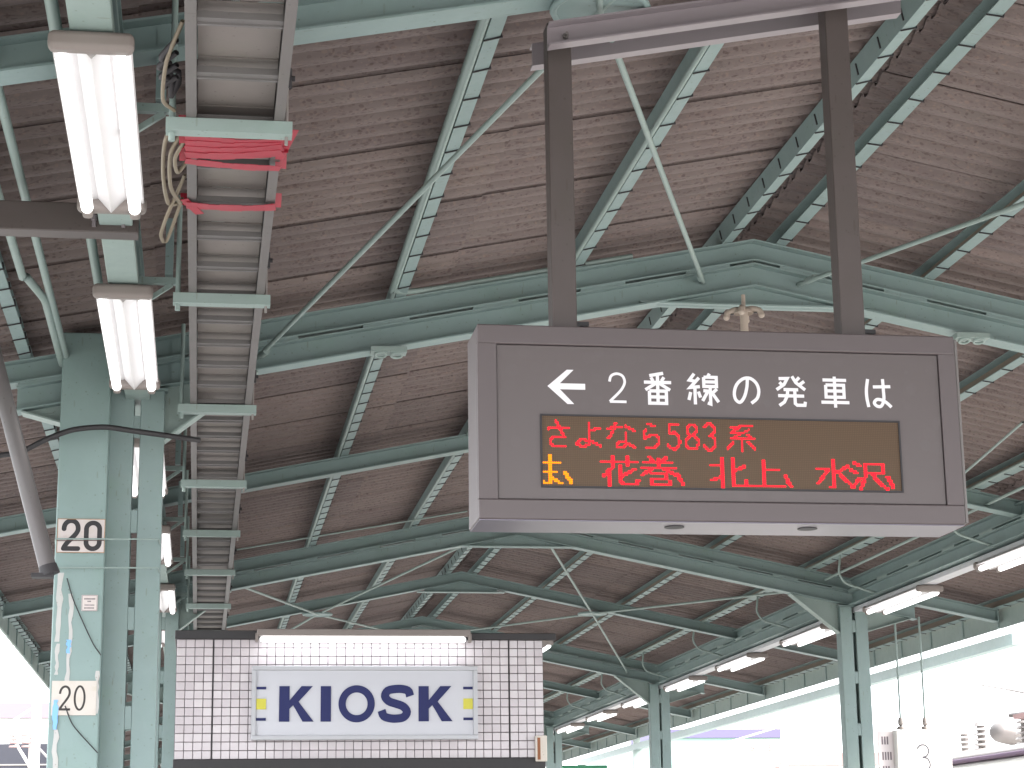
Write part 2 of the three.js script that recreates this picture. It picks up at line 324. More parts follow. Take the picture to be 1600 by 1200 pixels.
// ------------------------------------------------------------------ lamps
function lampFixture(name, label, x, z, group, L = 1.62) {
  const t = thing(name, label, 'lamp', [x, 0, z], group), y = 4.098;
  const prof = new THREE.Shape([[-0.09, y], [-0.122, y - 0.03], [-0.117, y - 0.034], [-0.05, y - 0.02], [0, y - 0.075], [0.05, y - 0.02], [0.117, y - 0.034], [0.122, y - 0.03], [0.09, y]].map((p) => new THREE.Vector2(...p)));
  part('reflector', [new THREE.ExtrudeGeometry(prof, { depth: L - 0.12, bevelEnabled: false }).translate(0, 0, -L / 2 + 0.06)], M.reflector, t);
  for (const s of [-1, 1]) {
    const zc = s * (L / 2 - 0.03);
    part('end_cap', [rbox(-0.13, 0.13, y - 0.066, y - 0.002, zc - 0.03, zc + 0.03, 0.022, 3)], M.cap, t);
    if (s < 0) for (const u of [-1, 1]) part('lamp_holder', [rbox(u * 0.088 - 0.02, u * 0.088 + 0.02, y - 0.09, y - 0.05, zc - 0.024 - s * 0.012, zc + 0.024 - s * 0.012, 0.014, 3)], M.cap, t);
  }
  for (const u of [-1, 1]) {
    part('fluorescent_tube', [new THREE.CapsuleGeometry(0.023, L - 0.18, 4, 12).rotateX(Math.PI / 2).translate(u * 0.088, y - 0.066, 0)], M.tube, t);
    const l = new THREE.RectAreaLight(0xfffdf8, TUBE, 0.036, L - 0.2); l.name = 'tube_glow'; l.position.set(u * 0.088, y - 0.0905, 0); l.rotation.x = -Math.PI / 2; t.add(l);
  }
  return t;
}
const ORD = ['nearest', 'second nearest', 'third nearest', 'fourth nearest', 'fifth nearest', 'sixth nearest', 'seventh nearest', 'eighth nearest', 'ninth nearest'];
for (let i = 0; i < 6; i++) lampFixture('fluorescent_lamp', `${ORD[i]} twin tube fluorescent lamp in the left row beside the cable ladder`, CL, [-6.65, -9.48, -12.6, -15.75, -18.9, -22][i], 'fluorescent lamps in the left row', i === 1 ? 1.78 : 1.62);
for (let i = 0; i < 8; i++) lampFixture('fluorescent_lamp', `${ORD[i]} twin tube fluorescent lamp in the right row under the column girder`, CR + 0.075, -15.62 - 3.0 * i, 'fluorescent lamps in the right row');

// ------------------------------------------------------------------ cable ladder
{
  const t = thing('cable_ladder', 'long grey cable ladder hung under the roof left of the departure board', 'cable ladder', [0, 0, 0]);
  const a = -3.4, b = -22.6, y = 4.05;
  for (const x of [-0.092, 0.2]) part('side_rail', [box(x, x + 0.035, y, y + 0.008, b, a), box(x, x + 0.035, y + 0.08, y + 0.088, b, a), box(x + (x < 0 ? 0 : 0.03), x + (x < 0 ? 0.005 : 0.035), y + 0.008, y + 0.08, b, a)], M.galv, t);
  for (let z = a - 0.1, i = 0; z > b; z -= 0.425, i++) {
    part('rung', [box(-0.056, 0.199, y + 0.008, y + 0.03, z - 0.046, z), box(-0.056, 0.199, y + 0.002, y + 0.008, z - 0.046, z - 0.034)], M.rung, t);
    part('cover_panel', [box(-0.056 + rr(0, 0.004), 0.199, y + 0.06 + rr(0, 0.004), y + 0.066, z - 0.415, z - 0.002)], M.cover, t);
  }
  const zs = [-4.3, -6.43, -8.55, -10.72, -12.9, -14.88, -16.9, -19.12, -21.3];
  for (const z of zs) {
    part('support_bar', [box(-0.158, 0.262, y - 0.046, y - 0.041, z, z - 0.06), box(-0.158, 0.262, y - 0.041, y - 0.006, z - 0.005, z), box(-0.158, 0.262, y - 0.006, y - 0.001, z, z - 0.06)], M.tealLight, t);
    part('hanger_rod', [rod([-0.138, y - 0.075, z - 0.03], [-0.138, 4.5, z - 0.03], 0.011)], M.tealLight, t);
    part('hanger_rod', [rod([0.243, y - 0.075, z - 0.03], [0.243, 4.56, z - 0.03], 0.006)], M.steel, t);
    part('turnbuckle', [rod([0.243, y + 0.13, z - 0.03], [0.243, y + 0.2, z - 0.03], 0.017), rod([0.225, y + 0.165, z - 0.03], [0.27, y + 0.165, z - 0.03], 0.01)], M.dark, t);
    if (z < -5) {
      part('wall_bracket', [box(-0.315, -0.13, y + 0.1, y + 0.13, z - 0.25, z - 0.22), bar([-0.31, y - 0.0, z - 0.235], [-0.17, y + 0.1, z - 0.235], 0.02, 0.02)], M.tealLight, t);
      part('bracket_post', [box(-0.2, -0.165, y + 0.14, 4.45, z - 0.26, z - 0.2)], M.teal, t);
    }
  }
}
// red tape round the ladder
function redTape(label, z0, z1, n) {
  const t = thing('red_tape', label, 'tape', [0.05, 4.04, (z0 + z1) / 2]);
  const m = (z0 + z1) / 2;
  for (let i = 0; i < n; i++) {
    const za = z0 + ((z1 - z0) * i) / Math.max(1, n - 1) - m, zb = za + rr(-0.07, 0.07), y = -0.002 - 0.002 * i;
    const w = rr(0.05, 0.085), c = (za + zb) / 2 + rr(-0.012, 0.012), ribbon = [];
    const at = (u) => [-0.146 + 0.334 * u, y - 0.006 * Math.sin(Math.PI * u) - rr(0, 0.0012), za * (1 - u) * (1 - u) + 2 * c * u * (1 - u) + zb * u * u];
    for (let k = 0, p = at(0); k < 8; k++) { const q = at((k + 1) / 8), g = bar(p, q, w * (0.72 + 0.28 * Math.abs(Math.cos(k * 0.9 + i))), 0.0015); g.rotateX(0); ribbon.push(g); p = q; }
    part('tape_band', [...ribbon, bar([-0.1465, y, za], [-0.148, y + 0.05, za + rr(-0.03, 0.03)], 0.04, 0.0015), bar([0.1885, y, zb], [0.19, y + 0.05, zb + rr(-0.03, 0.03)], 0.04, 0.0015)], M.red, t);
  }
  part('loose_end', [n > 1 ? bar([0.18, -0.004, z1 - m + 0.03], [0.222, 0.01, z0 - m + 0.02], 0.03, 0.002) : bar([-0.155, 0.004, z0 - m + 0.05], [-0.095, -0.012, z0 - m - 0.07], 0.035, 0.002)], M.red, t);
}
redTape('wide bundle of red tape wrapped round the cable ladder under its support bar', -6.53, -6.8, 6);
redTape('single band of red tape tied round the cable ladder below the wide bundle', -7.32, -7.33, 1);
// loose cable loops left of the ladder
{
  const t = thing('cable_loop', 'coiled brown cable loops hanging beside the red taped part of the ladder', 'cable', [-0.15, 4.05, -6.9]);
  const loop = (pts, r) => part('cable', [tube(pts.map(([x, y, z]) => [x + 0.15, y - 4.05, z + 6.9]), r, 40, 6)], M.cable, t);
  loop([[-0.09, 4.1, -6.55], [-0.16, 4.06, -6.66], [-0.175, 4.03, -6.95], [-0.16, 4.02, -7.25], [-0.11, 4.06, -7.35]], 0.008);
  loop([[-0.09, 4.09, -6.62], [-0.145, 4.04, -6.75], [-0.15, 4.02, -7.05], [-0.12, 4.04, -7.3]], 0.008);
  loop([[-0.1, 4.08, -7.1], [-0.16, 4.0, -7.3], [-0.19, 3.97, -7.48], [-0.17, 3.97, -7.56], [-0.11, 4.05, -7.28]], 0.007);
  loop([[-0.06, 4.1, -6.85], [-0.12, 4.02, -6.9], [-0.13, 4.02, -6.75], [-0.09, 4.06, -6.65]], 0.007);
  loop([[-0.1, 4.12, -5.8], [-0.15, 4.07, -6.0], [-0.165, 4.04, -6.25], [-0.13, 4.06, -6.4]], 0.007);
  const k = thing('cable_clump', 'dark tangle of cables tucked beside the ladder above its taped bar', 'cable', [-0.12, 4.1, -6.1]);
  part('cable', [0, 1, 2, 3].map((i) => tube([[0, 0, 0.2 - i * 0.1], [-0.03 - rr(0, 0.03), -0.02, 0.1 - i * 0.08], [rr(-0.04, 0.02), 0.02, -0.05 - i * 0.06], [-0.02, -0.03, -0.2]], 0.01, 16, 6)), M.dark, k);
}

// ------------------------------------------------------------------ writing: strokes on a 100 x 100 grid
const G = {
  ban: [[68, 5, 25, 13], [30, 18, 36, 29], [70, 17, 62, 29], [8, 33, 92, 33], [50, 11, 50, 54], [46, 35, 12, 56], [54, 35, 88, 56], [24, 59, 76, 59, 76, 96, 24, 96, 24, 59], [50, 59, 50, 96], [24, 77, 76, 77]],
  sen: [[26, 4, 11, 24, 28, 27], [40, 16, 13, 46, 42, 43], [27, 46, 27, 97], [14, 60, 8, 84], [37, 58, 43, 76], [72, 3, 66, 13], [54, 14, 92, 14, 92, 42, 54, 42, 54, 14], [54, 28, 92, 28], [73, 42, 73, 95, 64, 92], [52, 55, 66, 56, 49, 86], [93, 49, 80, 61], [76, 58, 97, 89]],
  no: ['c', [54, 14, 51, 42, 40, 74, 26, 88, 13, 80, 9, 60, 18, 34, 40, 16, 62, 14, 82, 28, 90, 50, 84, 74, 64, 90]],
  hatsu: [[13, 13, 40, 12, 29, 31, 5, 47], [15, 24, 24, 33], [55, 5, 66, 24, 95, 46], [78, 8, 66, 20], [93, 20, 74, 33], [27, 46, 73, 46], [9, 65, 91, 65], [40, 46, 38, 65, 28, 84, 12, 95], [62, 46, 62, 88, 68, 93, 92, 93, 94, 82]],
  sha: [[12, 14, 88, 14], [50, 3, 50, 98], [21, 29, 79, 29, 79, 66, 21, 66, 21, 29], [21, 47, 79, 47], [5, 82, 95, 82]],
  ha: [['c', [17, 8, 11, 40, 11, 66, 16, 94]], [34, 32, 95, 30], ['c', [69, 7, 70, 40, 69, 74, 58, 91, 44, 90, 36, 81, 44, 71, 60, 71, 78, 79, 95, 93]]],
  sa: [[10, 30, 90, 24], [44, 3, 55, 26, 76, 58], ['c', [74, 58, 44, 58, 20, 66, 16, 80, 30, 92, 76, 93]]],
  yo: [['c', [52, 4, 54, 60, 50, 84, 32, 93, 12, 84, 22, 71, 46, 71, 70, 78, 92, 94]], [54, 32, 90, 28]],
  na: [[8, 24, 54, 20], [34, 4, 26, 34, 8, 62], [64, 16, 92, 32], ['c', [64, 42, 66, 70, 62, 88, 46, 94, 34, 84, 46, 73, 66, 76, 92, 93]]],
  ra: [[34, 4, 64, 15], ['c', [26, 26, 22, 62, 46, 48, 70, 50, 82, 66, 74, 86, 32, 96]]],
  kei: [[84, 5, 20, 13], [46, 13, 22, 31, 52, 36], [74, 21, 22, 53, 86, 51], [68, 38, 88, 56], [50, 53, 50, 98], [28, 66, 10, 90], [70, 66, 92, 90]],
  five: [[82, 5, 26, 5, 20, 42], ['c', [20, 42, 50, 36, 80, 52, 84, 74, 64, 94, 34, 95, 12, 82]]],
  eight: [['c', [50, 4, 76, 14, 76, 34, 50, 46, 24, 34, 24, 14, 50, 4]], ['c', [50, 46, 84, 58, 84, 84, 50, 96, 16, 84, 16, 58, 50, 46]]],
  three: [['c', [14, 16, 34, 4, 66, 5, 82, 22, 70, 40, 42, 46]], ['c', [42, 46, 74, 52, 86, 72, 70, 93, 34, 96, 10, 82]]],
  two: [['c', [14, 30, 22, 12, 48, 4, 74, 12, 82, 30, 70, 52, 14, 95]], [14, 95, 88, 95]],
  ma: [[-10, 28, 80, 28], [34, 3, 34, 70], [-10, 58, 62, 54], ['c', [34, 70, 26, 92, 4, 96, -8, 86]], [36, 74, 84, 96]],
  hana: [[6, 17, 94, 17], [32, 3, 32, 30], [68, 3, 68, 30], [34, 34, 8, 68], [24, 54, 24, 98], [88, 42, 52, 68], [52, 34, 52, 88, 60, 95, 92, 95, 95, 80]],
  maki: [[30, 3, 38, 14], [70, 3, 62, 14], [14, 20, 86, 20], [6, 38, 94, 38], [50, 4, 50, 38], [36, 38, 8, 62], [64, 38, 94, 60], [32, 56, 70, 56, 70, 73, 32, 73, 32, 94, 78, 95, 82, 84]],
  kita: [[8, 28, 36, 28], [36, 3, 36, 97], [6, 76, 36, 62], [62, 3, 62, 90, 70, 95, 94, 95, 95, 78], [92, 28, 62, 44]],
  ue: [[44, 4, 44, 92], [44, 40, 84, 40], [4, 93, 97, 93]],
  mizu: [[50, 3, 50, 95, 40, 91], [8, 30, 38, 30, 8, 84], [88, 20, 58, 44], [56, 36, 95, 88]],
  sawa: [[12, 6, 26, 18], [6, 34, 20, 44], [6, 95, 26, 62], [42, 11, 88, 11, 88, 44, 42, 44], [42, 11, 42, 50, 28, 97], [60, 46, 74, 76, 97, 97]],
  ten: [[20, 55, 58, 92]],
};
function strokesOf(name) {                                          // polylines, curves already sampled
  const src = G[name], list = src[0] === 'c' ? [src] : src, out = [];
  for (const s of list) {
    if (s[0] === 'c') {
      const a = s[1], pts = []; for (let i = 0; i < a.length; i += 2) pts.push(V(a[i], a[i + 1], 0));
      out.push(new THREE.CatmullRomCurve3(pts, false, 'centripetal').getPoints(40).map((p) => [p.x, p.y]));
    } else { const pts = []; for (let i = 0; i < s.length; i += 2) pts.push([s[i], s[i + 1]]); out.push(pts); }
  }
  return out;
}
function drawGlyph(g, name, x, y, w, h, lw, col, cap = 'butt') {
  g.strokeStyle = col; g.lineWidth = lw; g.lineCap = cap; g.lineJoin = cap === 'round' ? 'round' : 'miter';
  for (const s of strokesOf(name)) { g.beginPath(); s.forEach(([a, b], i) => (i ? g.lineTo(x + (a / 100) * w, y + (b / 100) * h) : g.moveTo(x + (a / 100) * w, y + (b / 100) * h))); g.stroke(); }
}

// ------------------------------------------------------------------ departure board
{
  const x0 = 0.918, x1 = 2.648, y0 = 2.752, y1 = 3.437, zf = -6.7, zb = -6.96;
  const t = thing('departure_board', 'hanging grey brown departure board with red LED text and white lettering above', 'departure board', [(x0 + x1) / 2, y0, (zf + zb) / 2]);
  const P = t.position, loc = (gs) => gs.map((g) => g.translate(-P.x, -P.y, -P.z));
  const fx0 = 0.985, fx1 = 2.585, fy0 = 2.822, fy1 = 3.368;       // opening of the frame
  part('casing', loc([rbox(x0, x1, y0, y1, zb, zf - 0.02, 0.008, 2)]), M.boardFrame, t);
  part('frame', loc([rbox(x0, x1, fy1, y1, zf - 0.02, zf, 0.006), rbox(x0, x1, y0, fy0, zf - 0.02, zf, 0.006), box(x0 + 0.001, fx0, fy0, fy1, zf - 0.0199, zf - 0.001), box(fx1, x1 - 0.001, fy0, fy1, zf - 0.0199, zf - 0.001)]), M.boardFrame, t);
  part('bottom_panel', loc([rbox(x0 + 0.004, x1 - 0.004, y0 - 0.004, y0 - 0.0005, zb + 0.004, zf - 0.004, 0.001, 1)]), std({ color: C(0.15, 0.135, 0.165), roughness: 0.3, metalness: 0.7 }), t);
  part('edge_trim', loc([rbox(x1 + 0.0005, x1 + 0.012, y0 + 0.005, y1 - 0.01, zf - 0.05, zf - 0.004, 0.004)]), M.galv, t);
  // face panel with the printed line
  const W = 2048, pw = fx1 - fx0 - 0.006, ph = fy1 - fy0 - 0.006, H = Math.round(W * ph / pw), px = (x) => ((x - fx0 - 0.003) / pw) * W, py = (y) => ((fy1 - 0.003 - y) / ph) * H;
  const face = canvasTex(W, H, (g) => {
    g.fillStyle = '#514848'; g.fillRect(0, 0, W, H);
    blotches(g, W, H, 300, 2, 30, 1, 1, 0.02, '150,140,140'); blotches(g, W, H, 200, 0.5, 1.6, 1, 1, 0.14, '60,54,54');
    const col = '#d6d2d6';
    // arrow
    g.fillStyle = col;
    const ax = px(1.164), bx = px(1.297), ay = py(3.222), m = (bx - ax) / 100;
    g.beginPath(); for (const [i, [u, v]] of [[0, 0], [52, -45], [70, -45], [33, -8], [100, -8], [100, 8], [33, 8], [70, 47], [52, 47]].entries()) (i ? g.lineTo(ax + u * m, ay + v * m) : g.moveTo(ax, ay)); g.fill();
    const put = (n, xa, xb, ya, yb, lw) => drawGlyph(g, n, px(xa), py(yb), px(xb) - px(xa), py(ya) - py(yb), lw, col);
    put('two', 1.372, 1.452, 3.166, 3.276, 12);
    const q = [['ban', 1.497, 1.613], ['sen', 1.656, 1.776], ['no', 1.82, 1.93], ['hatsu', 1.978, 2.094], ['sha', 2.14, 2.254], ['ha', 2.302, 2.408]];
    for (const [n, a, b] of q) put(n, a, b, 3.164, 3.283, 15);
  });
  face.wrapS = face.wrapT = THREE.ClampToEdgeWrapping;
  const mesh = part('face_panel', new THREE.PlaneGeometry(pw, ph).translate((fx0 + fx1) / 2 - P.x, (fy0 + fy1) / 2 - P.y, zf - 0.009 - P.z), new THREE.MeshPhysicalMaterial({ map: face, roughness: 0.5, clearcoat: 0.12, clearcoatRoughness: 0.3 }), t);
  // LED window, a hair in front of the face with a recessed look given by its dark rim
  const lx0 = 1.136, lx1 = 2.428, ly0 = 2.864, ly1 = 3.122, cols = 198, pitch = (lx1 - lx0 - 0.012) / cols, rows = Math.floor((ly1 - ly0 - 0.01) / pitch);
  part('screen_rim', loc([box(lx0, lx1, ly1 - 0.006, ly1, zf - 0.0085, zf - 0.003), box(lx0, lx1, ly0, ly0 + 0.006, zf - 0.0085, zf - 0.003), box(lx0, lx0 + 0.006, ly0 + 0.006, ly1 - 0.006, zf - 0.0085, zf - 0.003), box(lx1 - 0.006, lx1, ly0 + 0.006, ly1 - 0.006, zf - 0.0085, zf - 0.003)]), M.dark, t);
  const dotTex = canvasTex(64, 64, (g) => { g.fillStyle = '#4a3722'; g.fillRect(0, 0, 64, 64); g.fillStyle = '#5a452e'; for (const [a, b] of [[16, 16], [48, 16], [16, 48], [48, 48]]) { g.beginPath(); g.arc(a, b, 10, 0, 7); g.fill(); } }, cols / 2, rows / 2);
  part('screen', new THREE.PlaneGeometry(lx1 - lx0 - 0.012, ly1 - ly0 - 0.012).translate((lx0 + lx1) / 2 - P.x, (ly0 + ly1) / 2 - P.y, zf - 0.0075 - P.z), new THREE.MeshPhysicalMaterial({ map: dotTex, color: C(0.85, 0.8, 0.75), roughness: 0.65, clearcoat: 0.05, clearcoatRoughness: 0.15 }), t);
  const lit = [new Set(), new Set()];
  const raster = (n, c0, r0, w, h, weight, k) => {
    for (const s of strokesOf(n)) for (let i = 0; i + 1 < s.length; i++) for (let u = 0; u <= 24; u++) {
      const x = s[i][0] + (s[i + 1][0] - s[i][0]) * u / 24, y = s[i][1] + (s[i + 1][1] - s[i][1]) * u / 24;
      const cx = c0 + (x / 100) * (w - 1), cy = r0 + (y / 100) * (h - 1);
      for (const o of weight > 1 ? [-0.5, 0.5] : [0]) { const cc = Math.round(cx + o), rw = Math.round(cy); if (cc >= 0 && cc < cols && rw >= 0 && rw < rows) lit[k].add(cc + rw * cols); }
    }
  };
  const ppx = 198 / 562, X = (p) => (p - 845) * ppx;               // photograph columns to dots
  for (const [n, a, b] of [['sa', 849, 890], ['yo', 891, 941], ['na', 941, 993], ['ra', 993, 1034], ['five', 1036, 1063], ['eight', 1064, 1091], ['three', 1092, 1119], ['kei', 1127, 1182]]) raster(n, X(a), 2, (b - a) * ppx, 16, 1, 0);
  for (const [n, a, b] of [['hana', 932, 996], ['maki', 992, 1053], ['ten', 1046, 1072], ['kita', 1101, 1164], ['ue', 1161, 1223], ['ten', 1216, 1240], ['mizu', 1267, 1332], ['sawa', 1323, 1388], ['ten', 1380, 1404]]) raster(n, X(a), 21, (b - a) * ppx, 17, 2, 0);
  raster('ma', 0, 21, 12, 17, 2, 1); raster('ten', X(872), 21, 10, 17, 2, 1);
  const dot = new THREE.CircleGeometry(pitch * 0.54, 8);
  [['red_leds', C(1, 0.008, 0.022), 0.42], ['orange_leds', C(1, 0.22, 0.0), 0.42]].forEach(([n, c, e], k) => {
    const list = [...lit[k]], im = new THREE.InstancedMesh(dot, std({ color: c.clone().multiplyScalar(0.03), emissive: c, emissiveIntensity: e, roughness: 1 }), list.length), m = new THREE.Matrix4();
    list.forEach((v, i) => im.setMatrixAt(i, m.makeTranslation(lx0 + 0.006 + (v % cols + 0.5) * pitch - P.x, ly1 - 0.006 - (Math.floor(v / cols) + 0.5) * pitch - P.y, zf - 0.0065 - P.z)));
    im.name = n; im.userData.kind = 'stuff'; t.add(im);
  });
  // hanger: two posts between two sloping channels
  for (const x of [1.243, 2.302]) {
    part('hanger_post', loc([rbox(x - 0.045, x + 0.045, y1 - 0.01, roofY(x) - 0.15, -6.865, -6.78, 0.006)]), M.brown, t);
    part('post_clip', loc([box(x + 0.047, x + 0.09, y1 + 0.03, y1 + 0.045, -6.84, -6.8), box(x + 0.047, x + 0.056, y1 + 0.002, y1 + 0.03, -6.84, -6.8)]), M.black, t);
  }
  for (const x of [1.6, 2.13]) part('mounting_lug', loc([box(x - 0.06, x + 0.06, y1 + 0.001, y1 + 0.022, -6.86, -6.8)]), M.brown, t);
  const ch = (z, drop, s) => { const a = [1.17, roofY(1.17) - 0.2 - drop], b = [2.62, roofY(2.62) - 0.2 - drop]; return [prism([[a[0], a[1] + 0.045], [a[0], a[1] - 0.045], [b[0], b[1] - 0.045], [b[0], b[1] + 0.045]], z - 0.004, z + 0.004), prism([[a[0], a[1] + 0.045], [a[0], a[1] + 0.038], [b[0], b[1] + 0.038], [b[0], b[1] + 0.045]], z - s * 0.004, z - s * 0.05), prism([[a[0], a[1] - 0.038], [a[0], a[1] - 0.045], [b[0], b[1] - 0.045], [b[0], b[1] - 0.038]], z - s * 0.004, z - s * 0.05)]; };
  const c1 = part('hanger_channel', loc(ch(-6.62, 0.07, -1)), M.grey, t);
  part('hanger_channel', loc(ch(-6.95, -0.005, 1)), M.grey, t);
  for (const [x, dy] of [[1.235, 0.0], [2.28, 0.0]]) part('bolt', loc([new THREE.CylinderGeometry(0.011, 0.011, 0.02, 6).rotateX(Math.PI / 2).translate(x, roofY(x) - 0.275 + dy, -6.61), new THREE.CylinderGeometry(0.006, 0.006, 0.04, 8).rotateX(Math.PI / 2).translate(x, roofY(x) - 0.275, -6.6)]), M.galv, c1);
  for (const x of [1.62, 2.1]) part('drain_hole', loc([new THREE.CylinderGeometry(0.035, 0.035, 0.003, 20).translate(x, y0 - 0.005, -6.8)]), M.black, t);
}

// ------------------------------------------------------------------ brown beam of the neighbouring sign on the left
{
  const t = thing('hanger_beam', 'dark brown bolted beam end crossing below the nearest lamp at the left edge', 'beam', [-0.75, 4.13, -7.84]);
  part('beam', [rbox(-1.3, 0.462, -0.06, 0.06, -0.05, 0.05, 0.006)], M.brown, t);
  for (const x of [0.29, 0.405, 0.37]) part('bolt', [rod([x, 0.0, 0.056], [x, x === 0.37 ? 0.02 : -0.04, 0.056], 0.008), new THREE.CylinderGeometry(0.016, 0.016, 0.016, 6).translate(x, 0.03, 0.06), new THREE.CylinderGeometry(0.013, 0.013, 0.02, 6).translate(x, -0.005, 0.06)], M.grey, t);
  part('hanger_strap', [box(-0.2, -0.15, 0.06, 0.4, -0.02, 0.02)], M.brown, t);
}

// ------------------------------------------------------------------ the post with the number plates
{
  const t = thing('number_post', 'flat pale green post at the left carrying two plates with the number 20', 'post', [-0.645, 0, -10.8]);
  part('post', [rbox(-0.128, 0.128, 0, 4.43, -0.08, 0.08, 0.008)], M.tealPost, t);
  const plate = (y0, y1, w, dx, bg, draw, name, label) => {
    const tx = canvasTex(512, Math.round(512 * (y1 - y0) / w), (g, a, b) => { g.fillStyle = bg; g.fillRect(0, 0, a, b); blotches(g, a, b, 40, 4, 40, 1, 1, 0.05, '150,120,90'); blotches(g, a, b, 30, 1, 3, 1, 1, 0.3, '120,80,50'); draw(g, a, b); });
    const m = part(name, [new THREE.BoxGeometry(w, y1 - y0, 0.006).translate(dx, (y0 + y1) / 2, 0.084)], std({ map: tx, roughness: 0.6 }), t, true);
    if (label) m.userData.label = label;
  };
  const zero = (g, x, y, w, h, lw) => { g.lineWidth = lw; g.beginPath(); g.ellipse(x, y, w, h, 0, 0, 7); g.stroke(); };
  plate(3.235, 3.415, 0.246, 0.004, '#b6adab', (g, a, b) => {
    g.strokeStyle = '#1e1c20'; g.lineCap = 'round'; g.lineJoin = 'round'; g.lineWidth = 52;
    g.beginPath(); g.moveTo(72, b * 0.30); g.bezierCurveTo(72, b * -0.02, 232, b * -0.02, 222, b * 0.32); g.bezierCurveTo(212, b * 0.5, 100, b * 0.66, 72, b * 0.88); g.lineTo(226, b * 0.88); g.stroke();
    g.beginPath(); g.roundRect(312, b * 0.12, 142, b * 0.76, 70); g.stroke();
    g.strokeStyle = '#4b3a38'; g.lineWidth = 9; g.beginPath(); g.moveTo(0, b * 0.655); g.lineTo(512, b * 0.63); g.stroke();
    g.strokeStyle = '#8d6a4a'; g.lineWidth = 8; g.strokeRect(3, 3, a - 6, b - 6);
  }, 'number_plate', 'upper plate with a bold black 20');
  plate(2.392, 2.568, 0.226, -0.002, '#b9b2ab', (g, a, b) => {
    g.strokeStyle = '#26211f'; g.lineCap = 'butt'; g.lineJoin = 'round'; g.lineWidth = 26;
    g.beginPath(); g.moveTo(96, b * 0.38); g.bezierCurveTo(100, b * 0.1, 210, b * 0.1, 206, b * 0.36); g.bezierCurveTo(200, b * 0.52, 120, b * 0.68, 100, b * 0.83); g.lineTo(218, b * 0.83); g.stroke();
    zero(g, 322, b * 0.5, 56, b * 0.34, 24);
  }, 'number_plate', 'lower cream plate with a thin black 20');
  plate(2.93, 3.013, 0.082, 0.06, '#bdb3b0', (g, a, b) => { g.strokeStyle = '#6a6064'; g.lineWidth = 14; g.strokeRect(20, 20, a - 40, b - 40); g.fillStyle = '#4a444c'; for (const [y, l, h] of [[0.2, 330, 46], [0.36, 120, 40], [0.6, 300, 34], [0.78, 320, 40]]) for (let x = 250 - l / 2; x < 250 + l / 2; x += 40) g.fillRect(x, b * y, 30, h); }, 'notice_plate', 'small white notice with grey print');
  // peeled paper strips and blue tape left on the paint
  let sc = 0; const scrap = (x, y, w, h, mat) => { const pts = []; for (let i = 0; i <= 8; i++) pts.push([x + rr(-0.006, 0.006), y - h * i / 8]); for (let i = 8; i >= 0; i--) pts.push([x + w * rr(0.6, 1.1), y - h * i / 8]); part('paper_scrap', [prism(pts.reverse(), 0.0802 + sc * 0.0003, 0.0812 + sc * 0.0003)], mat, t); sc++; };
  scrap(-0.108, 3.13, 0.032, 0.36, M.scrap); scrap(-0.105, 2.76, 0.022, 0.16, M.scrap); scrap(-0.045, 3.02, 0.024, 0.3, M.scrap); scrap(-0.05, 2.72, 0.026, 0.28, M.scrap);
  const blue = std({ color: C(0.16, 0.36, 0.68), roughness: 0.4 });
  scrap(-0.048, 2.78, 0.022, 0.07, blue); t.children[t.children.length - 1].position.z = 0.0012; scrap(-0.103, 2.47, 0.026, 0.15, blue); t.children[t.children.length - 1].position.z = 0.008; scrap(-0.1, 2.32, 0.03, 0.3, M.scrap);
  scrap(0.104, 2.62, 0.02, 0.22, M.scrap);
  // loose wire across the face and straps round post and columns
  part('thin_wire', [tube([[-0.06, 3.1, 0.09], [-0.02, 2.98, 0.09], [0.08, 2.77, 0.092], [0.128, 2.7, 0.09]], 0.003, 20, 5), tube([[-0.045, 2.44, 0.093], [0.0, 2.34, 0.09], [0.128, 2.2, 0.09]], 0.003, 20, 5)], M.dark, t);
}
for (const [y, w] of [[3.305, 'upper'], [3.153, 'lower']]) {
  const t = thing('strap_wire', `${w} thin pale wire strap stretched from the number post across the slotted column`, 'wire', [-0.5, y, -10.7]);
  part('wire', [rod([-0.27, 0, 0], [0.262, 0.004, 0], 0.0045, 6), rod([-0.27, 0, 0], [-0.28, 0, -0.15], 0.0045, 6), rod([0.262, 0.004, 0], [0.265, 0.004, -0.25], 0.0045, 6)], M.tealLight, t);
}
{
  const t = thing('black_cable', 'thick black cable arching across the number post to the cable ladder', 'cable', [-0.6, 3.8, -10.62]);
  part('cable', [tube([[-0.9, -0.3, 0], [-0.52, -0.09, 0], [-0.37, -0.055, 0], [-0.24, 0.01, 0.02], [-0.1, 0.065, 0.03], [0.06, 0.084, 0.03], [0.22, 0.068, 0.02], [0.47, 0.045, -0.02], [0.56, 0.05, -0.1]], 0.015, 60, 8)], M.black, t);
  const r = thing('rain_pipe', 'grey sloping rainwater pipe with dark boot ending against the left side of number post', 'pipe', [-0.76, 3.07, -10.1]);
  part('pipe', [rod([-0.345, 1.2, 0], [0, 0, 0], 0.042, 16)], M.pipeGrey, r);
  part('pipe_boot', [new THREE.CylinderGeometry(0.044, 0.05, 0.05, 12).rotateZ(0.28).translate(0.006, -0.015, 0), box(-0.075, 0.03, -0.055, -0.035, -0.04, 0.04)], M.dark, r);
}
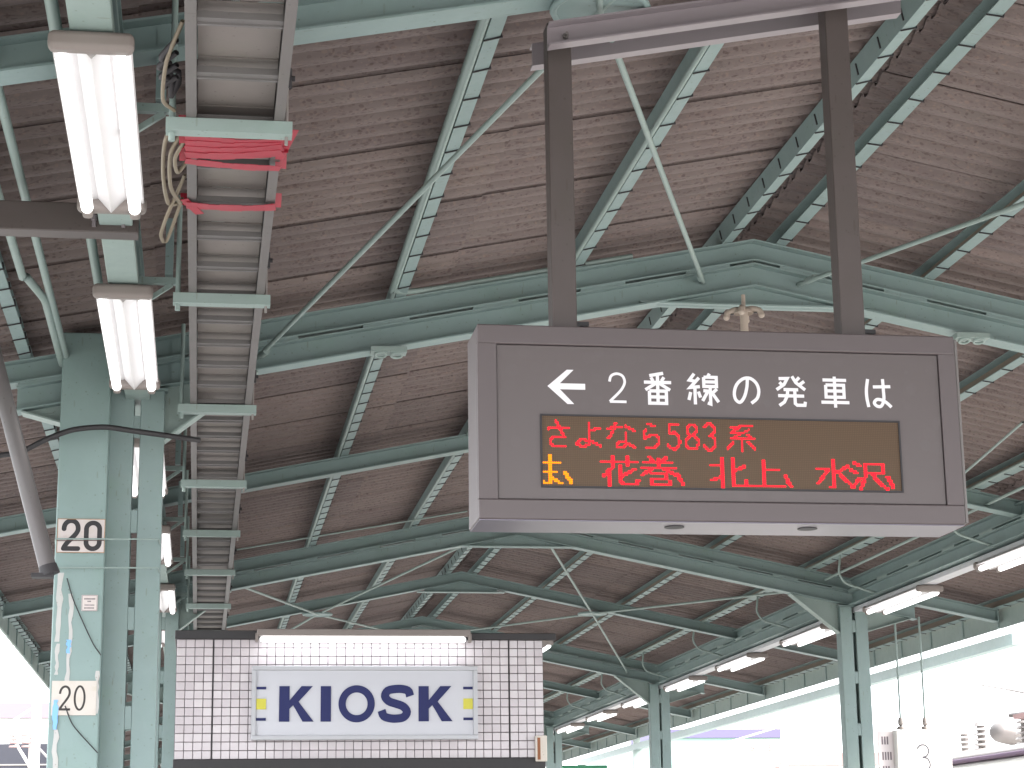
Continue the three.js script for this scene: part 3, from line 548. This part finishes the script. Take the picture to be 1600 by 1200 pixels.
// cream fitting under the ridge
{
  const t = thing('ceiling_fitting', 'cream three armed fitting with short stem seen just above the departure board', 'fitting', [2.998, 4.74, -10.72]);
  part('stem', [new THREE.CylinderGeometry(0.022, 0.024, 0.26, 16).translate(0, -0.22, 0)], M.cream, t);
  part('hub', [new THREE.SphereGeometry(0.055, 20, 12, 0, 7, 0, 1.6).scale(1, 0.75, 1).translate(0, -0.1, 0), new THREE.CylinderGeometry(0.012, 0.012, 0.1, 8).translate(0, -0.04, 0)], M.cream, t);
  for (let i = 0; i < 4; i++) { const a = 0.4 + i * 1.571, c = Math.cos(a), s = Math.sin(a); part('arm', [tube([[0, -0.08, 0], [c * 0.05, -0.075, s * 0.05], [c * 0.09, -0.09, s * 0.09], [c * 0.1, -0.115, s * 0.1]], 0.017, 12, 8), new THREE.SphereGeometry(0.019, 10, 8).translate(c * 0.1, -0.115, s * 0.1)], M.cream, t); part('socket_hole', [new THREE.CylinderGeometry(0.009, 0.009, 0.004, 10).translate(c * 0.068, -0.1, s * 0.068)], M.black, t); }
  for (const [x, l] of [[0.99, 'left of the departure board'], [4.4, 'right of the departure board']]) {
    const d = thing('junction_plate', `scrolled pale green conduit plate under the large beam ${l}`, 'bracket', [x, roofY(x) - 0.287, -10.87]);
    part('plate', [box(-0.1, 0.1, -0.03, 0.0, -0.05, 0.05)], M.tealLight, d);
    for (const u of [-0.045, 0.045]) part('ring', [new THREE.TorusGeometry(0.03, 0.008, 8, 20).rotateX(1.3).translate(u, -0.04, 0.01)], M.tealLight, d);
  }
}

// ------------------------------------------------------------------ kiosk
{
  const kx0 = -0.172, kx1 = 2.362, ky0 = 2.338, ky1 = 3.148, z = -14;
  const t = thing('kiosk', 'kiosk with white square tiled upper wall and black trims, below the roof', 'kiosk', [(kx0 + kx1) / 2, 0, z - 1.2]);
  const P = t.position, loc = (gs) => gs.map((g) => g.translate(-P.x, -P.y, -P.z));
  const wall = part('wall', loc([box(kx0, kx1, ky0, ky1, z - 2.4, z - 0.008), box(kx0 + 0.1, kx1 - 0.1, 0, ky0 - 0.08, z - 2.3, z - 0.5)]), std({ color: C(0.15, 0.135, 0.14), roughness: 0.9 }), t);
  part('top_trim', loc([rbox(kx0 - 0.012, 0.4, ky1, ky1 + 0.058, z - 2.42, z + 0.03, 0.005), rbox(1.8, kx1 + 0.09, ky1, ky1 + 0.046, z - 2.42, z + 0.03, 0.005), box(0.4, 1.8, ky1, ky1 + 0.05, z - 2.42, z - 0.02)]), M.black, t);
  part('bottom_trim', loc([rbox(kx0 - 0.005, kx1 + 0.005, ky0 - 0.085, ky0, z - 2.42, z + 0.014, 0.005)]), M.black, t);
  for (const x of [0.079, 2.12]) part('joint_cover', loc([box(x - 0.0035, x + 0.0035, ky0, ky1, z, z + 0.004)]), M.dark, t);
  // tiles
  const tp = 0.0586, ts = 0.0548, rowsN = Math.floor((ky1 - ky0) / tp + 0.5), tileMats = [C(0.43, 0.385, 0.402), C(0.4, 0.355, 0.372), C(0.455, 0.41, 0.424), C(0.415, 0.368, 0.382)].map((c) => new THREE.MeshPhysicalMaterial({ color: c, roughness: 0.22, clearcoat: 0.3, clearcoatRoughness: 0.1 }));
  const tileG = new RoundedBoxGeometry(ts, ts, 0.012, 1, 0.003), spots = [];
  const cells = []; for (const [a, b, n] of [[kx0 + 0.003, 0.076, 4], [0.082, 2.117, 34], [2.123, kx1 - 0.002, 4]]) for (let i = 0; i < n; i++) cells.push([a + (b - a) * i / n, (b - a) / n]);
  const rowH = (ky1 - ky0) / rowsN;
  for (let r = 0; r < rowsN; r++) for (const [x, wc] of cells) {
    const cx = x + wc / 2, cy = ky1 - (r + 0.5) * rowH; if (cx > 0.4 && cx < 1.83 && cy > 2.52 && cy < 2.92) continue;
    spots.push([cx, cy, wc]);
  }
  const rest = [];
  spots.forEach(([x, y, wc], i) => {
    const m = new THREE.Mesh(tileG, tileMats[Math.floor(rnd() * 4)]); m.position.set(x - P.x, y - P.y, z - 0.0045 - P.z + rr(0, 0.0012)); m.rotation.set(rr(-0.012, 0.012), rr(-0.012, 0.012), 0); m.scale.set(wc / tp, rowH / tp, 1);
    if (i < 299) { m.name = numbered('tile'); m.castShadow = m.receiveShadow = true; wall.add(m); } else { m.updateMatrix(); rest.push(tileG.clone().applyMatrix4(m.matrix)); }
  });
  if (rest.length) part('tiles', rest, tileMats[0], wall).userData.kind = 'stuff';
  // sign
  const sx0 = 0.34, sx1 = 1.892, sy0 = 2.462, sy1 = 2.962, zs = z + 0.012;
  const s = thing('kiosk_sign', 'white KIOSK sign with navy letters and yellow squares in grey frame', 'sign', [(sx0 + sx1) / 2, (sy0 + sy1) / 2, zs]), Q = s.position, ls = (gs) => gs.map((g) => g.translate(-Q.x, -Q.y, -Q.z));
  const fw = 0.03;
  part('frame', ls([rbox(sx0, sx1, sy1 - fw, sy1, zs, zs + 0.045, 0.004), rbox(sx0, sx1, sy0, sy0 + fw, zs, zs + 0.045, 0.004), box(sx0 + 0.001, sx0 + fw, sy0 + fw, sy1 - fw, zs, zs + 0.044), box(sx1 - fw, sx1 - 0.001, sy0 + fw, sy1 - fw, zs, zs + 0.044)]), std({ color: C(0.36, 0.36, 0.38), roughness: 0.35, metalness: 0.4 }), s);
  part('panel', ls([box(sx0 + fw, sx1 - fw, sy0 + fw, sy1 - fw, zs, zs + 0.03)]), std({ color: C(0.47, 0.47, 0.51), roughness: 0.4 }), s);
  const fz = zs + 0.03, ext = (shape) => new THREE.ExtrudeGeometry(shape, { depth: 0.006, bevelEnabled: false, curveSegments: 32 }).translate(-Q.x, -Q.y, fz - Q.z);
  const poly = (pts) => new THREE.Shape(pts.map(([a, b]) => new THREE.Vector2(a, b)));
  const ly0 = 2.585, ly1 = 2.825, h = ly1 - ly0;
  const K = (x, w) => poly([[x, ly0], [x + 0.07, ly0], [x + 0.07, ly0 + h * 0.36], [x + 0.095, ly0 + h * 0.46], [x + w * 0.68, ly0], [x + w, ly0], [x + w * 0.56, ly0 + h * 0.56], [x + w * 0.97, ly1], [x + w * 0.64, ly1], [x + 0.07, ly0 + h * 0.6], [x + 0.07, ly1], [x, ly1]]);
  const letter = (g) => part('letter', [g], M.navy, s);
  letter(ext(K(0.528, 0.235)));
  letter(ext(poly([[0.81, ly0], [0.88, ly0], [0.88, ly1], [0.81, ly1]])));
  { const sh = new THREE.Shape(), cy = (ly0 + ly1) / 2, cx = 1.056; sh.absellipse(cx, cy, 0.124, 0.126, 0, Math.PI * 2, false); const ho = new THREE.Path(); ho.absellipse(cx, cy, 0.075, 0.077, 0, Math.PI * 2, true); sh.holes.push(ho); letter(ext(sh)); }
  { // S as a thick band along a curve
    const pts = [[0.1, 0.053], [0.088, 0.088], [0.045, 0.102], [-0.005, 0.102], [-0.06, 0.088], [-0.076, 0.052], [-0.05, 0.018], [0.0, 0.0], [0.052, -0.02], [0.078, -0.056], [0.056, -0.092], [0.005, -0.103], [-0.045, -0.1], [-0.085, -0.085], [-0.1, -0.046]].map(([a, b]) => V(1.325 + a * 0.98, (ly0 + ly1) / 2 + b * 0.98, 0));
    const cv = new THREE.CatmullRomCurve3(pts, false, 'centripetal'), n = 60, A = [], B = [];
    for (let i = 0; i <= n; i++) { const p = cv.getPointAt(i / n), d = cv.getTangentAt(i / n), w = 0.028; A.push([p.x - d.y * w, p.y + d.x * w]); B.push([p.x + d.y * w, p.y - d.x * w]); }
    letter(ext(poly([...A, ...B.reverse()])));
  }
  letter(ext(K(1.482, 0.235)));
  for (const x of [sx0 + fw + 0.003, sx1 - fw - 0.07]) {
    part('yellow_square', [ext(poly([[x, 2.668], [x + 0.066, 2.668], [x + 0.066, 2.74], [x, 2.74]]))], M.yellow, s);
    for (const y of [2.592, 2.803]) part('navy_bar', [ext(poly([[x, y], [x + 0.066, y], [x + 0.066, y + 0.018], [x, y + 0.018]]))], M.navy, s);
  }
  // strip light over the sign
  const l = thing('strip_light', 'long fluorescent strip light above the KIOSK sign washing the white tiles', 'lamp', [1.1, 3.165, z + 0.05]);
  part('hood', [rbox(-0.73, 0.74, 0.0, 0.045, -0.05, 0.05, 0.006), rbox(-0.74, -0.72, -0.04, 0.02, -0.02, 0.03, 0.004), rbox(0.73, 0.75, -0.04, 0.02, -0.02, 0.03, 0.004)], M.cap, l);
  part('fluorescent_tube', [new THREE.CapsuleGeometry(0.02, 1.38, 4, 12).rotateZ(Math.PI / 2).translate(0, -0.022, 0.02)], M.tube, l);
  const rl = new THREE.RectAreaLight(0xf6fbff, 5.0, 1.36, 0.03); rl.name = 'tube_glow'; rl.position.set(0, -0.046, 0.02); rl.rotation.x = -Math.PI / 2; l.add(rl);
  const l2 = thing('side_lamp', 'bare bright fluorescent lamp on the right end of the kiosk wall', 'lamp', [2.42, 3.12, -14.35]);
  part('bracket', [box(-0.06, -0.03, -0.01, 0.05, -0.3, 0.35), box(-0.03, 0.02, 0.0, 0.05, 0.3, 0.34)], M.cap, l2);
  part('fluorescent_tube', [new THREE.CapsuleGeometry(0.018, 0.5, 4, 12).rotateX(Math.PI / 2).translate(0, 0, 0)], M.tube, l2);
  const r2 = new THREE.RectAreaLight(0xf6fbff, 2.0, 0.03, 0.5); r2.name = 'tube_glow'; r2.position.set(0, -0.02, 0); r2.rotation.x = -Math.PI / 2; l2.add(r2);
  const rb = thing('meter_box', 'rusty white box fixed on the lower right corner of kiosk wall', 'box', [2.33, 2.4, z + 0.03]);
  part('box', [rbox(-0.035, 0.04, -0.09, 0.085, -0.03, 0.04, 0.006)], M.offwhite, rb);
  part('rust_strip', [box(-0.028, -0.008, -0.08, 0.07, 0.0402, 0.043)], std({ color: C(0.25, 0.1, 0.05), roughness: 0.9 }), rb);
  const gs = thing('green_sign', 'green sign top just visible at the lower edge right of the kiosk', 'sign', [4.15, 2.3, -22]);
  part('sign_face', [rbox(-0.25, 0.25, -0.4, 0.375, -0.04, 0.04, 0.01)], std({ color: C(0.02, 0.22, 0.1), roughness: 0.4 }), gs);
  part('post', [box(-0.03, 0.03, -2.3, -0.4, -0.03, 0.03)], M.galv, gs);
}

// ------------------------------------------------------------------ platform number sign 3
{
  const t = thing('platform_sign', 'white box sign with a grey number 3 hung from two rods by the right column', 'sign', [7.25, 2.6, -19.95]);
  const tx = canvasTex(512, 512, (g, w, h) => { g.fillStyle = '#fbfaf8'; g.fillRect(0, 0, w, h); drawGlyph(g, 'three', 156, 120, 170, 260, 16, '#3c3a42'); });
  part('box', [rbox(-0.285, 0.285, -0.28, 0.305, -0.09, 0.09, 0.008)], M.white, t);
  part('face', [new THREE.PlaneGeometry(0.54, 0.56).translate(0.0, 0.01, 0.0912)], std({ map: tx, roughness: 0.4 }), t, true);
  const side = canvasTex(128, 256, (g, w, h) => { g.fillStyle = '#cfc6c8'; g.fillRect(0, 0, w, h); g.fillStyle = '#6d6268'; for (const [y, n] of [[24, 3], [90, 4], [150, 3]]) for (let i = 0; i < n; i++) g.fillRect(28 + i * 22, y, 14, 34); });
  part('side_panel', [new THREE.BoxGeometry(0.16, 0.6, 0.02).rotateY(0.0).translate(-0.37, 0.0, -0.02)], std({ map: side, roughness: 0.5 }), t, true);
  for (const x of [-0.205, 0.055]) { part('hanger_rod', [rod([x, 0.3, 0], [x, 1.46, 0], 0.012)], M.tealLight, t); part('rod_joint', [new THREE.CylinderGeometry(0.035, 0.045, 0.03, 10).translate(x, 0.33, 0), new THREE.SphereGeometry(0.03, 10, 8).translate(x, 0.375, 0), new THREE.CylinderGeometry(0.02, 0.03, 0.04, 10).translate(x, 0.41, 0)], M.steel, t); }
}

// ------------------------------------------------------------------ across the tracks, right
{
  const t = thing('opposite_canopy', 'pale green edge beam and pink roof of the canopy beyond the right tracks', 'canopy', [14, 0, -60]);
  part('edge_beam', [box(-0.1, 0.1, 5.25, 5.45, -15, 26.6)], M.teal, t);
  part('roof_deck', [box(-1.9, 0.5, 6.0, 6.1, -15, 26.8)], M.pink, t);
  part('inner_beam', [box(-2.0, -1.8, 5.8, 6.0, -15, 26.8)], M.tealLight, t);
  part('end_beam', [box(-1.8, -0.1, 5.8, 6.0, 26.6, 26.8)], M.tealLight, t);
  for (const z of [17.4, -5]) part('column', [box(-0.14, 0.14, 0, 5.25, z - 0.14, z + 0.14), box(-0.1, 0.1, 5.45, 6.0, z - 0.1, z + 0.1)], M.tealLight, t);
  for (let i = 0; i < 5; i++) {
    const l = thing('fluorescent_lamp', `${ORD[i]} long white lamp under the canopy beyond the right tracks`, 'lamp', [13.2, 5.9, -36.5 - i * 6.5], 'lamps under the opposite canopy');
    part('lamp_body', [box(-0.12, 0.12, 0.02, 0.08, -1.5, 1.5)], M.white, l);
    part('fluorescent_tube', [new THREE.CapsuleGeometry(0.05, 2.7, 4, 10).rotateX(Math.PI / 2).translate(0, -0.03, 0)], M.tube, l);
  }
}
{
  const t = thing('train', 'pale train with pinkish roof equipment and insulators on the right track', 'train', [10.6, -0.8, -45]);
  part('body', [rbox(-1.4, 1.4, 0.9, 3.56, 17.2, 29.4, 0.06, 3)], M.white, t);
  part('roof_edge', [rbox(-1.43, -1.3, 3.565, 3.62, 17.2, 29.4, 0.02, 1)], std({ color: C(0.12, 0.07, 0.12), roughness: 0.6 }), t);
  part('roof', [rbox(-1.4, 1.35, 3.62, 3.69, 17.3, 29.3, 0.03, 2)], M.white, t);
  part('window_band', [box(-1.406, -1.396, 1.9, 2.7, 18, 28.6)], M.black, t);
  part('underframe', [box(-1.2, 1.1, 0.15, 0.9, 18, 28.6)], M.dark, t);
  for (const [x, z] of [[-1.1, 21.0], [-1.05, 22.25], [-0.7, 19.4]]) { const g = []; for (let i = 0; i < 5; i++) g.push(new THREE.CylinderGeometry(0.105 - 0.004 * i, 0.125 - 0.004 * i, 0.028, 16).translate(x, 3.73 + i * 0.062, z)); g.push(new THREE.CylinderGeometry(0.05, 0.05, 0.36, 10).translate(x, 3.86, z), new THREE.CylinderGeometry(0.07, 0.09, 0.05, 12).translate(x, 4.04, z)); part('insulator', g, M.steel, t); }
  part('air_tank', [new THREE.CapsuleGeometry(0.13, 0.5, 6, 16).rotateZ(1.35).translate(-0.85, 3.85, 21.6)], M.galv, t);
  part('roof_box', [rbox(-1.0, 0.4, 3.69, 3.98, 22.6, 26.2, 0.08, 3)], M.pink, t);
  part('roof_hood', [rbox(-0.9, 0.6, 3.98, 4.22, 23.2, 26.2, 0.1, 3), bar([-1.05, 4.02, 22.4], [-0.5, 4.16, 24.0], 0.5, 0.05)], M.pink, t);
  part('roof_busbar', [rod([-1.2, 4.06, 22.2], [-1.1, 3.98, 25.6], 0.03)], M.brown, t);
  part('pantograph_arm', [rod([-1.2, 4.36, 22.2], [-1.35, 4.46, 21.7], 0.012), rod([-1.2, 4.36, 22.2], [-1.0, 4.1, 23.6], 0.016)], M.steel, t);
}
{
  const t = thing('station_building', 'pale green building with lilac flat roof edge beyond the right tracks', 'building', [24, 0, -92]);
  part('wall', [box(-2.6, 2.7, -1.1, 7.3, -8, 0)], std({ color: C(0.24, 0.36, 0.31), roughness: 0.8 }), t);
  part('roof_edge', [box(-2.75, 2.85, 7.3, 7.7, -8.1, 0.12)], std({ color: C(0.1, 0.088, 0.17), roughness: 0.7 }), t);
  for (let i = 0; i < 3; i++) { const w = part('window', [box(-2 + i * 1.6, -1 + i * 1.6, 4.3, 5.6, 0, 0.05)], M.lilac, t); part('frame', [box(-2.05 + i * 1.6, -0.95 + i * 1.6, 5.6, 5.68, 0, 0.08)], M.white, w); }
  const p = thing('low_roof_building', 'low building with pink sloping roof behind the right column', 'building', [27.6, 0, -90]);
  part('wall', [box(-1.2, 3.6, -1.1, 5.9, -4, 0)], M.white, p);
  part('roof', [prism([[-1.4, 5.9], [3.8, 5.9], [3.6, 6.5], [-0.6, 6.45]], -4.2, 0.2)], M.pink, p);
}
function mast(label, x, z, h, s, reach) {
  const t = thing('catenary_mast', label, 'mast', [x, -1.1, z]);
  part('pole', [new THREE.CylinderGeometry(0.12, 0.15, h + 1.1, 12).translate(0, (h + 1.1) / 2, 0)], M.white, t);
  part('cross_arm', [box(-reach, 0.5, h - 0.6, h - 0.45, -0.06, 0.06), rod([0, h - 1.7, 0], [-reach * 0.9, h - 0.55, 0], 0.04)], M.white, t);
  part('bracket_arm', [rod([0, h + 0.1, 0], [-reach * 1.6, h - 0.75, 0], 0.035)], M.lilac, t);
  for (const dx of [-reach * 0.7, -reach * 0.3]) part('insulator', [0, 1, 2, 3].map((i) => new THREE.CylinderGeometry(0.11, 0.13, 0.05, 12).translate(dx, h - 0.68 - i * 0.1, 0)), M.pink, t);
}
mast('white catenary mast with reddish insulators in front of the pale green building', 23.6, -81, 8.1, 1, 1.9);
mast('white catenary mast with bracket arm low at the left edge under the eave', -4.35, -56, 7.0, 1, 0.8);
// ------------------------------------------------------------------ left, outside
{
  const t = thing('side_building', 'long white building with lilac roof edge and dark window band at lower left', 'building', [-9, 0, -62]);
  part('wall', [box(-14, 6, -1.1, 6.1, -6, 0)], M.white, t);
  part('roof_edge', [box(-14.2, 6.1, 6.1, 6.55, -6.1, 0.12)], std({ color: C(0.19, 0.155, 0.18), roughness: 0.7 }), t);
  const wb = part('window_band', [box(-14, 6.01, 3.0, 5.35, 0, 0.03)], std({ color: C(0.02, 0.02, 0.03), roughness: 0.2 }), t);
  for (let i = 0; i < 14; i++) part('window_bar', [box(-13.4 + i * 1.45, -13.36 + i * 1.45, 3.0, 5.35, 0.03, 0.06)], M.steel, wb);
  part('window_bar', [box(-14, 6, 4.72, 4.76, 0.03, 0.06)], M.steel, wb);
  for (const [i, [a, b]] of [[[-6.6, 5.9, -50], [-4.6, 3.6, -50]], [[-4.35, 5.0, -55], [-3.3, 4.0, -50]], [[-6, 6.2, -40], [-1.8, 7.6, -60]]].entries()) {
    const w = thing('overhead_wire', ['sloping pale wire low at left edge in front of dark windows', 'short pale stay wire beside the left catenary mast', 'thin grey wire rising across the sky under the left eave'][i], 'wire', a);
    part('wire', [rod([0, 0, 0], [b[0] - a[0], b[1] - a[1], b[2] - a[2]], i === 2 ? 0.012 : 0.035, 6)], M.galv, w);
  }
}

renderer.render(scene, camera);
